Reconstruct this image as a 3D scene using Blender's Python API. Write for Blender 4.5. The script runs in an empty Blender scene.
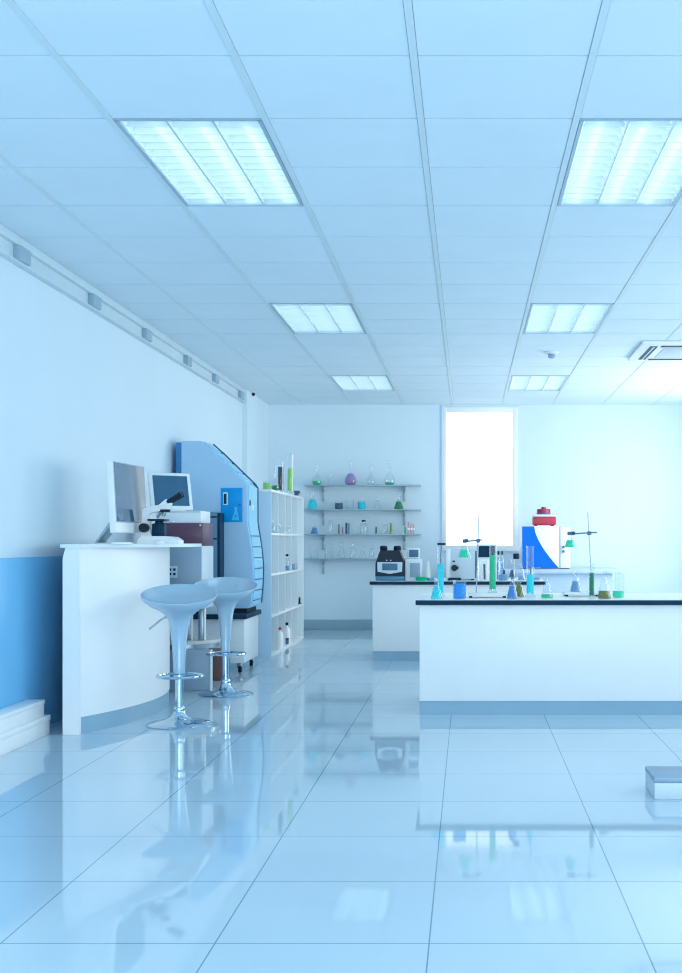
import bpy, bmesh, math, random
from mathutils import Vector, Matrix
random.seed(7)
sc = bpy.context.scene
COL = sc.collection
PI = math.pi

# ------------------------------------------------------------------ camera frame helpers
F = 1160.0; CX = 468.0; CY = 540.0; EYE = 1.13      # focal length (px), vanishing point, eye height
CEIL = 2.84
def PX(px, Y): return (px - CX) * Y / F
def PZ(py, Y): return EYE - (py - CY) * Y / F

# ------------------------------------------------------------------ materials
MATS = {}
def mat(name, col, rough=0.5, metal=0.0, var=0.03, scale=6.0, spec=0.5, emit=None, estr=0.0, bump=0.0, coat=0.0, ior=1.5):
    m = bpy.data.materials.new(name); m.use_nodes = True
    nt = m.node_tree; b = nt.nodes['Principled BSDF']
    b.inputs['Roughness'].default_value = rough
    b.inputs['Metallic'].default_value = metal
    b.inputs['Specular IOR Level'].default_value = spec
    b.inputs['IOR'].default_value = ior
    b.inputs['Coat Weight'].default_value = coat
    b.inputs['Coat Roughness'].default_value = 0.05
    if var > 0 or bump > 0:
        tc = nt.nodes.new('ShaderNodeTexCoord')
        no = nt.nodes.new('ShaderNodeTexNoise'); no.inputs['Scale'].default_value = scale
        no.inputs['Detail'].default_value = 3
        nt.links.new(tc.outputs['Object'], no.inputs['Vector'])
        if var > 0:
            cr = nt.nodes.new('ShaderNodeValToRGB')
            cr.color_ramp.elements[0].position = 0.3; cr.color_ramp.elements[1].position = 0.7
            cr.color_ramp.elements[0].color = tuple(c * (1 - var) for c in col) + (1,)
            cr.color_ramp.elements[1].color = tuple(min(1, c * (1 + var)) for c in col) + (1,)
            nt.links.new(no.outputs['Fac'], cr.inputs['Fac'])
            nt.links.new(cr.outputs['Color'], b.inputs['Base Color'])
        if bump > 0:
            bp = nt.nodes.new('ShaderNodeBump'); bp.inputs['Strength'].default_value = bump
            bp.inputs['Distance'].default_value = 0.002
            nt.links.new(no.outputs['Fac'], bp.inputs['Height'])
            nt.links.new(bp.outputs['Normal'], b.inputs['Normal'])
    if var <= 0:
        b.inputs['Base Color'].default_value = tuple(col) + (1,)
    if emit:
        b.inputs['Emission Color'].default_value = tuple(emit) + (1,)
        b.inputs['Emission Strength'].default_value = estr
    MATS[name] = m
    return m

def glass_mat(name, tint, body=0.06, edge=0.55):
    m = bpy.data.materials.new(name); m.use_nodes = True
    nt = m.node_tree; nt.nodes.clear()
    out = nt.nodes.new('ShaderNodeOutputMaterial')
    tr = nt.nodes.new('ShaderNodeBsdfTransparent'); tr.inputs['Color'].default_value = tuple(tint) + (1,)
    gl = nt.nodes.new('ShaderNodeBsdfGlossy'); gl.inputs['Roughness'].default_value = 0.03
    df = nt.nodes.new('ShaderNodeBsdfDiffuse'); df.inputs['Color'].default_value = (0.85, 0.92, 0.95, 1)
    lw = nt.nodes.new('ShaderNodeLayerWeight'); lw.inputs['Blend'].default_value = 0.25
    mp = nt.nodes.new('ShaderNodeMapRange')
    mp.inputs['To Min'].default_value = 0.03; mp.inputs['To Max'].default_value = edge
    mx = nt.nodes.new('ShaderNodeMixShader'); m2 = nt.nodes.new('ShaderNodeMixShader'); m2.inputs[0].default_value = body
    nt.links.new(lw.outputs['Facing'], mp.inputs['Value'])
    nt.links.new(tr.outputs[0], m2.inputs[1]); nt.links.new(df.outputs[0], m2.inputs[2])
    nt.links.new(mp.outputs[0], mx.inputs[0])
    nt.links.new(m2.outputs[0], mx.inputs[1]); nt.links.new(gl.outputs[0], mx.inputs[2])
    nt.links.new(mx.outputs[0], out.inputs['Surface'])
    MATS[name] = m
    return m

def liquid_mat(name, col, clear=0.10):
    m = bpy.data.materials.new(name); m.use_nodes = True
    nt = m.node_tree; nt.nodes.clear()
    out = nt.nodes.new('ShaderNodeOutputMaterial')
    c = tuple(col) + (1,)
    df = nt.nodes.new('ShaderNodeBsdfDiffuse'); df.inputs['Color'].default_value = c
    tl = nt.nodes.new('ShaderNodeBsdfTranslucent'); tl.inputs['Color'].default_value = c
    tr = nt.nodes.new('ShaderNodeBsdfTransparent'); tr.inputs['Color'].default_value = c
    a = nt.nodes.new('ShaderNodeMixShader'); a.inputs[0].default_value = 0.45
    b = nt.nodes.new('ShaderNodeMixShader'); b.inputs[0].default_value = clear
    nt.links.new(df.outputs[0], a.inputs[1]); nt.links.new(tl.outputs[0], a.inputs[2])
    nt.links.new(a.outputs[0], b.inputs[1]); nt.links.new(tr.outputs[0], b.inputs[2])
    nt.links.new(b.outputs[0], out.inputs['Surface'])
    MATS[name] = m
    return m

WALL = mat('wall_paint', (0.72, 0.84, 0.92), 0.6, var=0.012, scale=1.5, spec=0.3)
CEILM = mat('ceiling_tile', (0.75, 0.86, 0.93), 0.8, var=0.015, scale=3, spec=0.2, bump=0.15)
TBAR = mat('ceiling_bar', (0.68, 0.79, 0.84), 0.5, var=0.01)
VOID = mat('ceiling_void', (0.10, 0.16, 0.20), 0.9, var=0.0)
TRIM = mat('rail_paint', (0.62, 0.74, 0.80), 0.45, var=0.02)
RAILD = mat('rail_bracket', (0.34, 0.48, 0.58), 0.5, var=0.02)
SKIRT = mat('skirting_grey', (0.32, 0.46, 0.54), 0.4, var=0.02)
KICK = mat('kick_plate', (0.29, 0.47, 0.60), 0.4, metal=0.0, var=0.02)
WHITE = mat('white_laminate', (0.93, 0.94, 0.945), 0.32, var=0.01, spec=0.5)
WHITEG = mat('white_gloss', (0.93, 0.94, 0.95), 0.36, var=0.008, spec=0.5)
PLAST = mat('white_plastic', (0.80, 0.86, 0.89), 0.4, var=0.015)
NAVY = mat('navy_edge', (0.004, 0.04, 0.085), 0.5, var=0.04, spec=0.15)
BLACK = mat('black_plastic', (0.004, 0.018, 0.04), 0.4, var=0.05, spec=0.25)
BLACKR = mat('black_rubber', (0.008, 0.022, 0.04), 0.6, var=0.05, spec=0.2)
SLATE = mat('slate_blue', (0.08, 0.18, 0.29), 0.45, var=0.04, spec=0.3)
GREYB = mat('grey_blue_steel', (0.30, 0.42, 0.54), 0.45, var=0.03)
GREYL = mat('light_grey_panel', (0.62, 0.72, 0.79), 0.45, var=0.02)
MACH = mat('machine_shell', (0.42, 0.65, 0.87), 0.4, var=0.015, spec=0.3)
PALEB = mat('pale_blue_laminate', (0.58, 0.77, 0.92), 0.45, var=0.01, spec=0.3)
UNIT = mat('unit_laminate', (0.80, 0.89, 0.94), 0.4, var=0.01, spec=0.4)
TRIMB = mat('blue_trim', (0.01, 0.10, 0.22), 0.4, var=0.03, spec=0.3)
REARB = mat('blue_rear_panel', (0.05, 0.24, 0.52), 0.45, var=0.03, spec=0.3)
FASC = mat('fascia_blue', (0.34, 0.72, 0.96), 0.25, var=0.03)
BLUEP = mat('bright_blue_panel', (0.0, 0.34, 0.80), 0.4, var=0.12, scale=5, spec=0.2)
BLUEL = mat('pale_blue_print', (0.06, 0.56, 0.95), 0.4, var=0.03, spec=0.2)
BLUES = mat('blue_swoosh', (0.0, 0.17, 0.78), 0.4, var=0.02, spec=0.15)
MAROON = mat('maroon_plastic', (0.10, 0.035, 0.085), 0.35, var=0.06)
BROWN = mat('brown_board', (0.20, 0.10, 0.09), 0.6, var=0.08)
RED = mat('red_plastic', (0.55, 0.03, 0.07), 0.35, var=0.03)
REDD = mat('dark_red_plastic', (0.38, 0.02, 0.06), 0.35, var=0.03)
PINK = mat('pink_tube', (0.80, 0.38, 0.42), 0.4, var=0.03)
BEIGE = mat('pale_beech', (0.66, 0.66, 0.62), 0.45, var=0.05, scale=9)
CHROME = mat('chrome', (0.52, 0.66, 0.76), 0.06, metal=1.0, var=0.01)
STEEL = mat('brushed_steel', (0.36, 0.46, 0.53), 0.3, metal=0.9, var=0.03)
SEAT = mat('silver_seat', (0.46, 0.63, 0.77), 0.25, metal=0.3, var=0.02, coat=0.3)
SCREEN = mat('dark_screen', (0.02, 0.10, 0.19), 0.03, var=0.04, spec=0.9, ior=1.6)
SCREENB = mat('blue_screen', (0.035, 0.13, 0.24), 0.15, var=0.05, spec=0.6)
SHELFG = mat('shelf_glass_board', (0.32, 0.48, 0.54), 0.15, var=0.03)
BRACK = mat('bracket_grey', (0.38, 0.48, 0.52), 0.4, metal=0.4, var=0.03)
LOUV = mat('louvre_white', (0.82, 0.90, 0.93), 0.25, metal=0.25, var=0.01)
HOUS = mat('light_housing', (0.72, 0.82, 0.87), 0.25, metal=0.3, var=0.01)
LFRAME = mat('light_frame', (0.42, 0.56, 0.66), 0.35, metal=0.3, var=0.02)
TUBE = mat('lamp_glow', (1, 1, 1), 0.5, var=0.0, emit=(0.80, 0.97, 1.0), estr=7.6)
GLASS = glass_mat('lab_glass', (0.95, 0.985, 1.0), body=0.045)
PANE = glass_mat('window_glass', (0.98, 0.995, 1.0), body=0.0, edge=0.35)
LIQ = dict(
    cyan=liquid_mat('cyan_liquid', (0.0, 0.90, 0.97)),
    blue=liquid_mat('blue_liquid', (0.0, 0.50, 0.97)),
    green=liquid_mat('green_liquid', (0.01, 0.76, 0.42)),
    dgreen=liquid_mat('deep_green_liquid', (0.005, 0.36, 0.14), 0.1),
    lime=liquid_mat('lime_liquid', (0.50, 0.86, 0.30)),
    teal=liquid_mat('teal_liquid', (0.0, 0.88, 0.62)),
    indigo=liquid_mat('indigo_liquid', (0.10, 0.42, 0.78)),
    violet=liquid_mat('violet_liquid', (0.58, 0.42, 0.72)),
    olive=liquid_mat('olive_liquid', (0.30, 0.35, 0.05)),
    slate=liquid_mat('slate_liquid', (0.06, 0.15, 0.28), 0.05),
    dark=liquid_mat('dark_teal_liquid', (0.015, 0.13, 0.19), 0.02),
    pale=liquid_mat('pale_blue_liquid', (0.30, 0.55, 0.80)),
    yg=liquid_mat('yellow_green_liquid', (0.55, 0.66, 0.14)),
)

def floor_material():
    m = bpy.data.materials.new('polished_tile'); m.use_nodes = True
    nt = m.node_tree; b = nt.nodes['Principled BSDF']; N = nt.nodes.new; L = nt.links.new
    tc = N('ShaderNodeTexCoord'); sep = N('ShaderNodeSeparateXYZ'); L(tc.outputs['Object'], sep.inputs[0])
    def line(sock, off, pitch, w):
        a = N('ShaderNodeMath'); a.operation = 'SUBTRACT'; a.inputs[1].default_value = off - pitch * 40; L(sock, a.inputs[0])
        d = N('ShaderNodeMath'); d.operation = 'DIVIDE'; d.inputs[1].default_value = pitch; L(a.outputs[0], d.inputs[0])
        f = N('ShaderNodeMath'); f.operation = 'FRACT'; L(d.outputs[0], f.inputs[0])
        c = N('ShaderNodeMath'); c.operation = 'SUBTRACT'; c.inputs[1].default_value = 0.5; L(f.outputs[0], c.inputs[0])
        e = N('ShaderNodeMath'); e.operation = 'ABSOLUTE'; L(c.outputs[0], e.inputs[0])
        g = N('ShaderNodeMath'); g.operation = 'GREATER_THAN'; g.inputs[1].default_value = 0.5 - w / pitch; L(e.outputs[0], g.inputs[0])
        return g.outputs[0]
    lx = line(sep.outputs['X'], -0.109, 0.6, 0.0022)
    ly = line(sep.outputs['Y'], 3.837, 0.588, 0.0024)
    mx = N('ShaderNodeMath'); mx.operation = 'MAXIMUM'; L(lx, mx.inputs[0]); L(ly, mx.inputs[1])
    no = N('ShaderNodeTexNoise'); no.inputs['Scale'].default_value = 2.2; no.inputs['Detail'].default_value = 4
    L(tc.outputs['Object'], no.inputs['Vector'])
    cr = N('ShaderNodeValToRGB')
    cr.color_ramp.elements[0].color = (0.53, 0.67, 0.77, 1); cr.color_ramp.elements[1].color = (0.575, 0.715, 0.81, 1)
    L(no.outputs['Fac'], cr.inputs['Fac'])
    mc = N('ShaderNodeMix'); mc.data_type = 'RGBA'
    L(mx.outputs[0], mc.inputs[0]); L(cr.outputs['Color'], mc.inputs[6]); mc.inputs[7].default_value = (0.20, 0.33, 0.43, 1)
    L(mc.outputs[2], b.inputs['Base Color'])
    b.inputs['Roughness'].default_value = 0.035
    b.inputs['IOR'].default_value = 1.55
    return m
FLOORM = floor_material()

# ------------------------------------------------------------------ mesh helpers
class MB:
    def __init__(self): self.bm = bmesh.new(); self.mi = 0
    def _tag(self, faces):
        for f in faces: f.material_index = self.mi
    def box(self, x0, x1, y0, y1, z0, z1, bev=0.0, M=None):
        before = set(self.bm.verts)
        r = bmesh.ops.create_cube(self.bm, size=1)
        vs = r['verts']
        for v in vs:
            v.co = Vector(((x0 + x1) / 2 + v.co.x * (x1 - x0), (y0 + y1) / 2 + v.co.y * (y1 - y0), (z0 + z1) / 2 + v.co.z * (z1 - z0)))
        es = set(e for v in vs for e in v.link_edges)
        if bev > 0:
            bev = min(bev, 0.45 * min(x1 - x0, y1 - y0, z1 - z0))
            bmesh.ops.bevel(self.bm, geom=list(es), offset=bev, segments=2, profile=0.5, affect='EDGES')
        new = [v for v in self.bm.verts if v not in before]
        if M:
            for v in new: v.co = M @ v.co
        self._tag(set(f for v in new for f in v.link_faces))
        return self
    def lathe(self, prof, c=(0, 0, 0), seg=24, tilt=None, M=None):
        rings = []; new = []
        for (r, z) in prof:
            if r <= 1e-6:
                v = self.bm.verts.new((c[0], c[1], c[2] + z)); rings.append([v]); new.append(v)
            else:
                ring = []
                for k in range(seg):
                    a = 2 * PI * k / seg
                    x, y = r * math.cos(a), r * math.sin(a)
                    dz = tilt(x, y, r, z) if tilt else 0
                    v = self.bm.verts.new((c[0] + x, c[1] + y, c[2] + z + dz)); ring.append(v); new.append(v)
                rings.append(ring)
        fs = []
        for a, b in zip(rings, rings[1:]):
            for k in range(seg):
                k2 = (k + 1) % seg
                if len(a) == 1 and len(b) == 1: continue
                if len(a) == 1: f = (a[0], b[k2], b[k])
                elif len(b) == 1: f = (a[k], a[k2], b[0])
                else: f = (a[k], a[k2], b[k2], b[k])
                try: fs.append(self.bm.faces.new(f))
                except ValueError: pass
        if M:
            for v in new: v.co = M @ v.co
        self._tag(fs)
        return self
    def rod(self, p, q, r, r2=None, seg=14):
        p = Vector(p); q = Vector(q); d = q - p
        M = Matrix.Translation(p) @ d.to_track_quat('Z', 'Y').to_matrix().to_4x4()
        r2 = r if r2 is None else r2
        return self.lathe([(0, 0), (r, 0), (r2, d.length), (0, d.length)], seg=seg, M=M)
    def tube(self, pts, r, seg=10, closed=False):
        pts = [Vector(p) for p in pts]; n = len(pts); rings = []
        for i, p in enumerate(pts):
            a = pts[(i - 1) % n] if (closed or i > 0) else p
            b = pts[(i + 1) % n] if (closed or i < n - 1) else p
            t = (b - a).normalized()
            up = Vector((0, 0, 1)) if abs(t.z) < 0.95 else Vector((1, 0, 0))
            s = t.cross(up).normalized(); u = s.cross(t)
            rings.append([self.bm.verts.new(p + r * (math.cos(2 * PI * k / seg) * s + math.sin(2 * PI * k / seg) * u)) for k in range(seg)])
        pairs = list(zip(rings, rings[1:])) + ([(rings[-1], rings[0])] if closed else [])
        fs = []
        for a, b in pairs:
            for k in range(seg):
                fs.append(self.bm.faces.new((a[k], a[(k + 1) % seg], b[(k + 1) % seg], b[k])))
        if not closed:
            fs.append(self.bm.faces.new(rings[0][::-1])); fs.append(self.bm.faces.new(rings[-1]))
        self._tag(fs)
        return self
    def prism(self, poly, axis, a, b, M=None):
        """extrude a 2-D polygon: axis 'y' -> poly is (x,z); 'z' -> (x,y); 'x' -> (y,z)"""
        def P(u, v, w):
            return {'y': (u, w, v), 'z': (u, v, w), 'x': (w, u, v)}[axis]
        A = [self.bm.verts.new(P(u, v, a)) for u, v in poly]
        B = [self.bm.verts.new(P(u, v, b)) for u, v in poly]
        n = len(poly); fs = []
        fs.append(self.bm.faces.new(A)); fs.append(self.bm.faces.new(B[::-1]))
        for k in range(n):
            fs.append(self.bm.faces.new((A[k], B[k], B[(k + 1) % n], A[(k + 1) % n])))
        if M:
            for v in A + B: v.co = M @ v.co
        self._tag(fs)
        return self
    def build(self, name, mats, parent=None, loc=None, smooth=True):
        bm = self.bm
        bmesh.ops.recalc_face_normals(bm, faces=bm.faces[:])
        bm.normal_update()
        for f in bm.faces: f.smooth = smooth
        for e in bm.edges:
            if len(e.link_faces) == 2 and e.calc_face_angle(0) > 0.62: e.smooth = False
        me = bpy.data.meshes.new(name); bm.to_mesh(me); bm.free()
        for m in (mats if isinstance(mats, (list, tuple)) else [mats]): me.materials.append(m)
        o = bpy.data.objects.new(name, me); COL.objects.link(o)
        if parent: o.parent = parent
        if loc: o.location = loc
        return o

def tag(o, label, cat, group=None):
    o['label'] = label; o['category'] = cat
    if group: o['group'] = group
    return o
def thing(name, label, cat, loc=(0, 0, 0), group=None, rz=0):
    o = bpy.data.objects.new(name, None); o.empty_display_size = 0.1; COL.objects.link(o)
    o.location = loc; o.rotation_euler = (0, 0, rz)
    return tag(o, label, cat, group)
def struct(o): o['kind'] = 'structure'; return o
def dup(root, loc, label, group=None):
    r = root.copy(); COL.objects.link(r); r.location = loc; r['label'] = label
    if group: r['group'] = group
    for ch in list(root.children):
        c = ch.copy(); COL.objects.link(c); c.parent = r
        for g in list(ch.children):
            d = g.copy(); COL.objects.link(d); d.parent = c
    return r

# ------------------------------------------------------------------ room shell
XL, XR, YB, YF = -2.57, 3.2, -2.6, 14.65
struct(MB().box(XL - 0.3, XR + 0.3, YB - 0.3, YF + 0.3, -0.12, 0).build('floor', FLOORM))
# rear wall with window opening
wx0, wx1, wz0, wz1 = PX(444, YF), PX(518, YF), PZ(549, YF), PZ(407, YF)
m = MB()
m.box(XL - 0.3, wx0, YF, YF + 0.25, 0, 3.05); m.box(wx1, XR + 0.3, YF, YF + 0.25, 0, 3.05)
m.box(wx0, wx1, YF, YF + 0.25, 0, wz0); m.box(wx0, wx1, YF, YF + 0.25, wz1, 3.05)
struct(m.build('wall_rear', WALL))
struct(MB().box(XL - 0.25, XL, YB - 0.25, YF, 0, 3.05).build('wall_left', WALL))
struct(MB().box(XL, XL + 0.055, 13.2, YF, 0, CEIL).build('wall_left_jog', WALL))
# right wall with big windows (outside the frame, they light the room)
wins = [(-1.2, 1.6), (2.6, 5.4), (6.4, 9.2), (10.7, 13.6)]
RZ0, RZ1 = 0.85, 2.45
m = MB(); y = YB - 0.25
m.box(XR, XR + 0.25, YB - 0.25, YF, 0, RZ0); m.box(XR, XR + 0.25, YB - 0.25, YF, RZ1, 3.05)
for a, b in wins:
    m.box(XR, XR + 0.25, y, a, RZ0, RZ1); y = b
m.box(XR, XR + 0.25, y, YF, RZ0, RZ1)
struct(m.build('wall_right', WALL))
# wall behind the camera; its wide unseen window is added for frontal fill
m = MB(); bx0, bx1, bz0, bz1 = -2.0, 2.6, 0.8, 2.5
m.box(XL, bx0, YB - 0.25, YB, 0, 3.05); m.box(bx1, XR, YB - 0.25, YB, 0, 3.05)
m.box(bx0, bx1, YB - 0.25, YB, 0, bz0); m.box(bx0, bx1, YB - 0.25, YB, bz1, 3.05)
struct(m.build('wall_behind', WALL))
# rear window: frame and pane
fw = 0.062
m = MB()
m.box(wx0, wx0 + 0.03, YF - 0.015, YF + 0.09, wz0, wz1, 0.004); m.box(wx1 - fw, wx1, YF - 0.015, YF + 0.09, wz0, wz1, 0.004)
m.box(wx0, wx1, YF - 0.014, YF + 0.09, wz1 - 0.065, wz1, 0.004); m.box(wx0 - 0.02, wx1 + 0.02, YF - 0.04, YF + 0.09, wz0 - 0.03, wz0 + 0.045, 0.004)
wf = struct(m.build('window_1', WHITE))
m = MB(); m.box(wx0 - 0.03, wx0, YF - 0.02, YF, wz0, wz1 + 0.01); m.box(wx1, wx1 + 0.008, YF - 0.012, YF, wz0, wz1)
m.build('casing', WALL, wf)
MB().box(wx0 + 0.028, wx1 - fw + 0.002, YF + 0.05, YF + 0.056, wz0 + 0.044, wz1 - 0.064).build('pane', PANE, wf)
struct(MB().box(PX(304, YF) - 0.1, PX(700, YF), YF - 0.015, YF, 0, 0.125, 0.003).build('baseboard_rear', SKIRT))

# thin blue sheet, colours the lower left wall behind the counter
BLUEW = mat('blue_wall_sheet', (0.19, 0.54, 0.86), 0.5, var=0.04, scale=2)
struct(MB().box(XL, XL + 0.012, 6.0, 9.4, 0.0, 1.03, 0.003).build('lower_wall_sheet', BLUEW))
# ceiling: tiles, bars and the void above
fix = [(0, 0), (0, 1), (0, 2), (1, 0), (1, 1), (1, 2)]
COLP, COL0 = 0.632, -1.456            # bar pitch, bar left of the first lamp column
ROWP, ROW0 = 0.612, 4.710
lamp_cells = set()
for ci in (0, 3):
    for rj in (0, 6, 12):
        lamp_cells |= {(ci, rj), (ci, rj + 1)}
m = MB()
m.mi = 2; m.box(XL - 0.25, XR + 0.25, YB - 0.25, YF + 0.25, 3.0, 3.05)
m.mi = 0
for ci in range(-2, 8):
    x0 = COL0 + ci * COLP + 0.0152; x1 = x0 + COLP - 0.0304
    x0 = max(x0, XL); x1 = min(x1, XR)
    if x1 <= x0: continue
    for rj in range(-12, 17):
        y0 = ROW0 + rj * ROWP + 0.0048; y1 = y0 + ROWP - 0.0096
        y0 = max(y0, YB); y1 = min(y1, YF)
        if y1 <= y0 or (ci, rj) in lamp_cells: continue
        m.box(x0, x1, y0, y1, CEIL, CEIL + 0.02)
m.mi = 1
for ci in range(-1, 8):
    x = COL0 + ci * COLP
    m.box(x - 0.0135, x + 0.0135, YB, YF, CEIL - 0.003, CEIL + 0.01)
struct(m.build('ceiling', [CEILM, TBAR, VOID], smooth=False))

# rail along the top of the left wall
m = MB()
m.box(XL, XL + 0.05, YB, 13.2, CEIL - 0.055, CEIL - 0.002, 0.003)
m.box(XL, XL + 0.022, YB, 13.2, CEIL - 0.145, CEIL - 0.055)
m.box(XL, XL + 0.045, YB, 13.2, CEIL - 0.150, CEIL - 0.138, 0.002)
tr = struct(m.build('trim_1', TRIM))
for yb in (1.42, 2.69, 3.96, 5.23, 6.5, 7.78, 9.06, 10.39, 11.55, 12.85):
    m = MB().box(XL + 0.01, XL + 0.062, yb, yb + 0.16, CEIL - 0.138, CEIL - 0.055, 0.003)
    m.build('rail_bracket', RAILD, tr)

# ------------------------------------------------------------------ ceiling lights
def make_light(loc, label, group):
    t = thing('ceiling_light', label, 'ceiling light', loc, group)
    hw, hl, d = 0.296, 0.609, 0.10
    m = MB()
    m.box(-hw, -hw + 0.008, -hl, hl, 0.003, d); m.box(hw - 0.008, hw, -hl, hl, 0.003, d)
    m.box(-hw, hw, -hl, -hl + 0.008, 0.003, d); m.box(-hw, hw, hl - 0.008, hl, 0.003, d)
    m.box(-hw, hw, -hl, hl, d, d + 0.01)
    m.build('housing', HOUS, t, smooth=False)
    m = MB()
    m.box(-hw - 0.004, -hw + 0.012, -hl, hl, -0.004, 0.006); m.box(hw - 0.012, hw + 0.004, -hl, hl, -0.004, 0.006)
    m.box(-hw, hw, -hl, -hl + 0.014, -0.004, 0.006); m.box(-hw, hw, hl - 0.014, hl, -0.004, 0.006)
    m.build('frame', LFRAME, t, smooth=False)
    cw = (2 * hw - 0.02) / 3
    for k in range(3):
        c = -hw + 0.01 + cw * (k + 0.5)
        m = MB()                                            # parabolic side reflectors
        for s in (-1, 1):
            pts = []
            for i in range(7):
                u = i / 6
                pts.append((c + s * (cw / 2 - 0.004 - 0.045 * u * u), 0.004 + 0.07 * u))
            poly = pts + [(p[0] + s * 0.003, p[1]) for p in reversed(pts)]
            m.prism(poly, 'y', -hl + 0.01, hl - 0.01)
        m.build('reflector', LOUV, t)
        m = MB(); n = 13                                    # cross blades of the louvre
        for i in range(1, n):
            y = -hl + 0.01 + (2 * hl - 0.02) * i / n
            m.prism([(c - cw / 2 + 0.005, 0.004), (c + cw / 2 - 0.005, 0.004), (c + cw / 2 - 0.022, 0.045), (c, 0.036), (c - cw / 2 + 0.022, 0.045)], 'y', y - 0.0025, y + 0.0025)
        m.build('louvre', LOUV, t, smooth=False)
        MB().rod((c, -hl + 0.03, 0.072), (c, hl - 0.03, 0.072), 0.013).build('lamp_tube', TUBE, t)
    return t
lampspots = []
for ci, who in ((0, 'left'), (3, 'right')):
    for rj in (0, 6, 12):
        lampspots.append((COL0 + (ci + 0.5) * COLP, ROW0 + (rj + 1) * ROWP, CEIL))
lab = ['largest whole louvred ceiling light, above the reception counter in the left row',
       'middle louvred ceiling light of the left row, between the largest and smallest',
       'smallest louvred ceiling light of the left row, nearest the wall shelves',
       'large louvred ceiling light cut off by the right picture edge',
       'middle louvred ceiling light of the right row, before the smoke detector',
       'smallest louvred ceiling light of the right row, nearest the window']
L0 = None
for i, p in enumerate(lampspots):
    if L0 is None: L0 = make_light(p, lab[i], 'louvred ceiling lights')
    else: dup(L0, p, lab[i])

# air-conditioning cassette, smoke detector, small black sensor
t = thing('ceiling_air_vent', 'white square ceiling air vent with black slots at the right edge', 'air vent', (1.975, 10.425, CEIL))
MB().box(-0.475, 0.475, -0.475, 0.475, -0.030, 0.0, 0.008).build('panel', WHITE, t)
m = MB().box(-0.26, 0.26, -0.26, 0.26, -0.036, -0.028, 0.004); m.build('grille', GREYL, t)
for s in (-1, 1):
    MB().box(s * 0.36 - 0.033, s * 0.36 + 0.033, -0.36, 0.36, -0.034, -0.028).build('air_slot', BLACK, t)
    MB().box(-0.30, 0.30, s * 0.36 - 0.033, s * 0.36 + 0.033, -0.034, -0.028).build('air_slot', BLACK, t)
    MB().box(s * 0.36 - 0.006, s * 0.36 + 0.006, -0.35, 0.35, -0.038, -0.033).build('vane', GREYL, t)
t = thing('smoke_detector', 'small round smoke detector on the ceiling between two right hand lights', 'smoke detector', (0.76, 10.55, CEIL))
MB().lathe([(0, 0), (0.065, 0), (0.065, -0.012), (0.05, -0.02), (0, -0.02)], seg=24).build('base', PLAST, t)
MB().lathe([(0.03, -0.018), (0.034, -0.045), (0.02, -0.058), (0, -0.06)], seg=20).build('sensor_head', GREYB, t)
tag(MB().lathe([(0, 0), (0.018, 0), (0.018, -0.02), (0.008, -0.035), (0, -0.036)], (XL + 0.073, 13.5, CEIL), 14).build('ceiling_sensor', BLACK), 'tiny black sensor on the ceiling beside the left wall pillar', 'sensor')

# ------------------------------------------------------------------ lab benches
def bench(name, label, x0, x1, y0, y1, ztop, kick=0.09, ov=0.025):
    t = thing(name, label, 'lab bench', ((x0 + x1) / 2, y0, 0), 'white lab benches')
    w = (x1 - x0) / 2; d = y1 - y0
    MB().box(-w, w, 0.012, d - 0.012, 0, kick).build('kickplate', KICK, t)
    MB().box(-w, w, 0, d, kick, ztop - 0.034, 0.003).build('carcass', WHITE, t)
    MB().box(-w - ov, w + ov, -ov, d + ov, ztop - 0.034, ztop - 0.003, 0.003).build('edge_band', NAVY, t)
    MB().box(-w - ov + 0.004, w + ov - 0.004, -ov + 0.004, d + ov - 0.004, ztop - 0.003, ztop, 0.0).build('worktop', WHITE, t)
    return t
FB = 0.745
bench('lab_bench', 'nearer white lab bench with grey kickplate carrying the coloured glassware', PX(419.5, 7.49), 2.35, 7.49, 8.42, FB)
BB = 0.747
bench('lab_bench', 'farther white lab bench carrying the black bench machine', PX(372.5, 10.83), 0.70, 10.83, 11.62, BB)

TABLEB = mat('table_grey_blue', (0.48, 0.62, 0.78), 0.5, var=0.015, spec=0.3)
TOWER = mat('tower_front', (0.13, 0.26, 0.39), 0.45, var=0.03, spec=0.3)
# counter along the rear wall
t = thing('wall_table', 'pale grey side table below the blue and white instrument at the rear wall', 'table', (0.80, 13.6, 0))
MB().box(-1.02, 1.005, 0.0, 0.98, 0.735, 0.785, 0.006).build('table_top', TABLEB, t)
MB().box(-0.98, 0.90, 0.06, 0.94, 0.0, 0.735, 0.004).build('cabinet_body', TABLEB, t)

# ------------------------------------------------------------------ reception counter
def cxv(y, base): return base - 0.285 * (7.65 - y) ** 2
t = thing('reception_counter', 'white curved reception counter with grey kickplate at the left wall', 'counter', (-2.3, 6.73, 0))
T = Matrix.Translation((2.3, -6.73, 0))
ZC = 1.085
MB().prism([(-2.352, 0.0), (-2.255, 0.0), (-2.255, ZC), (-2.335, ZC), (-2.352, ZC - 0.06)], 'y', 6.73, 7.02, M=T).build('end_panel', WHITEG, t)
def curved(base, th, z0, z1, ya, yb, n=28):
    out = []; inn = []
    for i in range(n + 1):
        y = ya + (yb - ya) * i / n
        out.append((cxv(y, base), y)); inn.append((cxv(y, base) - th, y))
    return MB().prism(out + inn[::-1], 'z', z0, z1, M=T)
curved(-2.025, 0.04, 0.0985, ZC, 6.742, 8.42).build('curved_panel', WHITEG, t)
curved(-2.029, 0.036, 0.0, 0.0985, 6.746, 8.42).build('kickplate', KICK, t)
top = [(-2.50, 7.16), (-2.362, 6.72), (-2.30, 6.715)]
for i in range(25):
    y = 6.74 + (8.5 - 6.74) * i / 24
    top.append((-1.985 - 0.30 * (7.65 - y) ** 2 + 0.185 * min(1, max(0, (y - 6.78) / 0.75)) ** 1.2, y))
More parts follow.
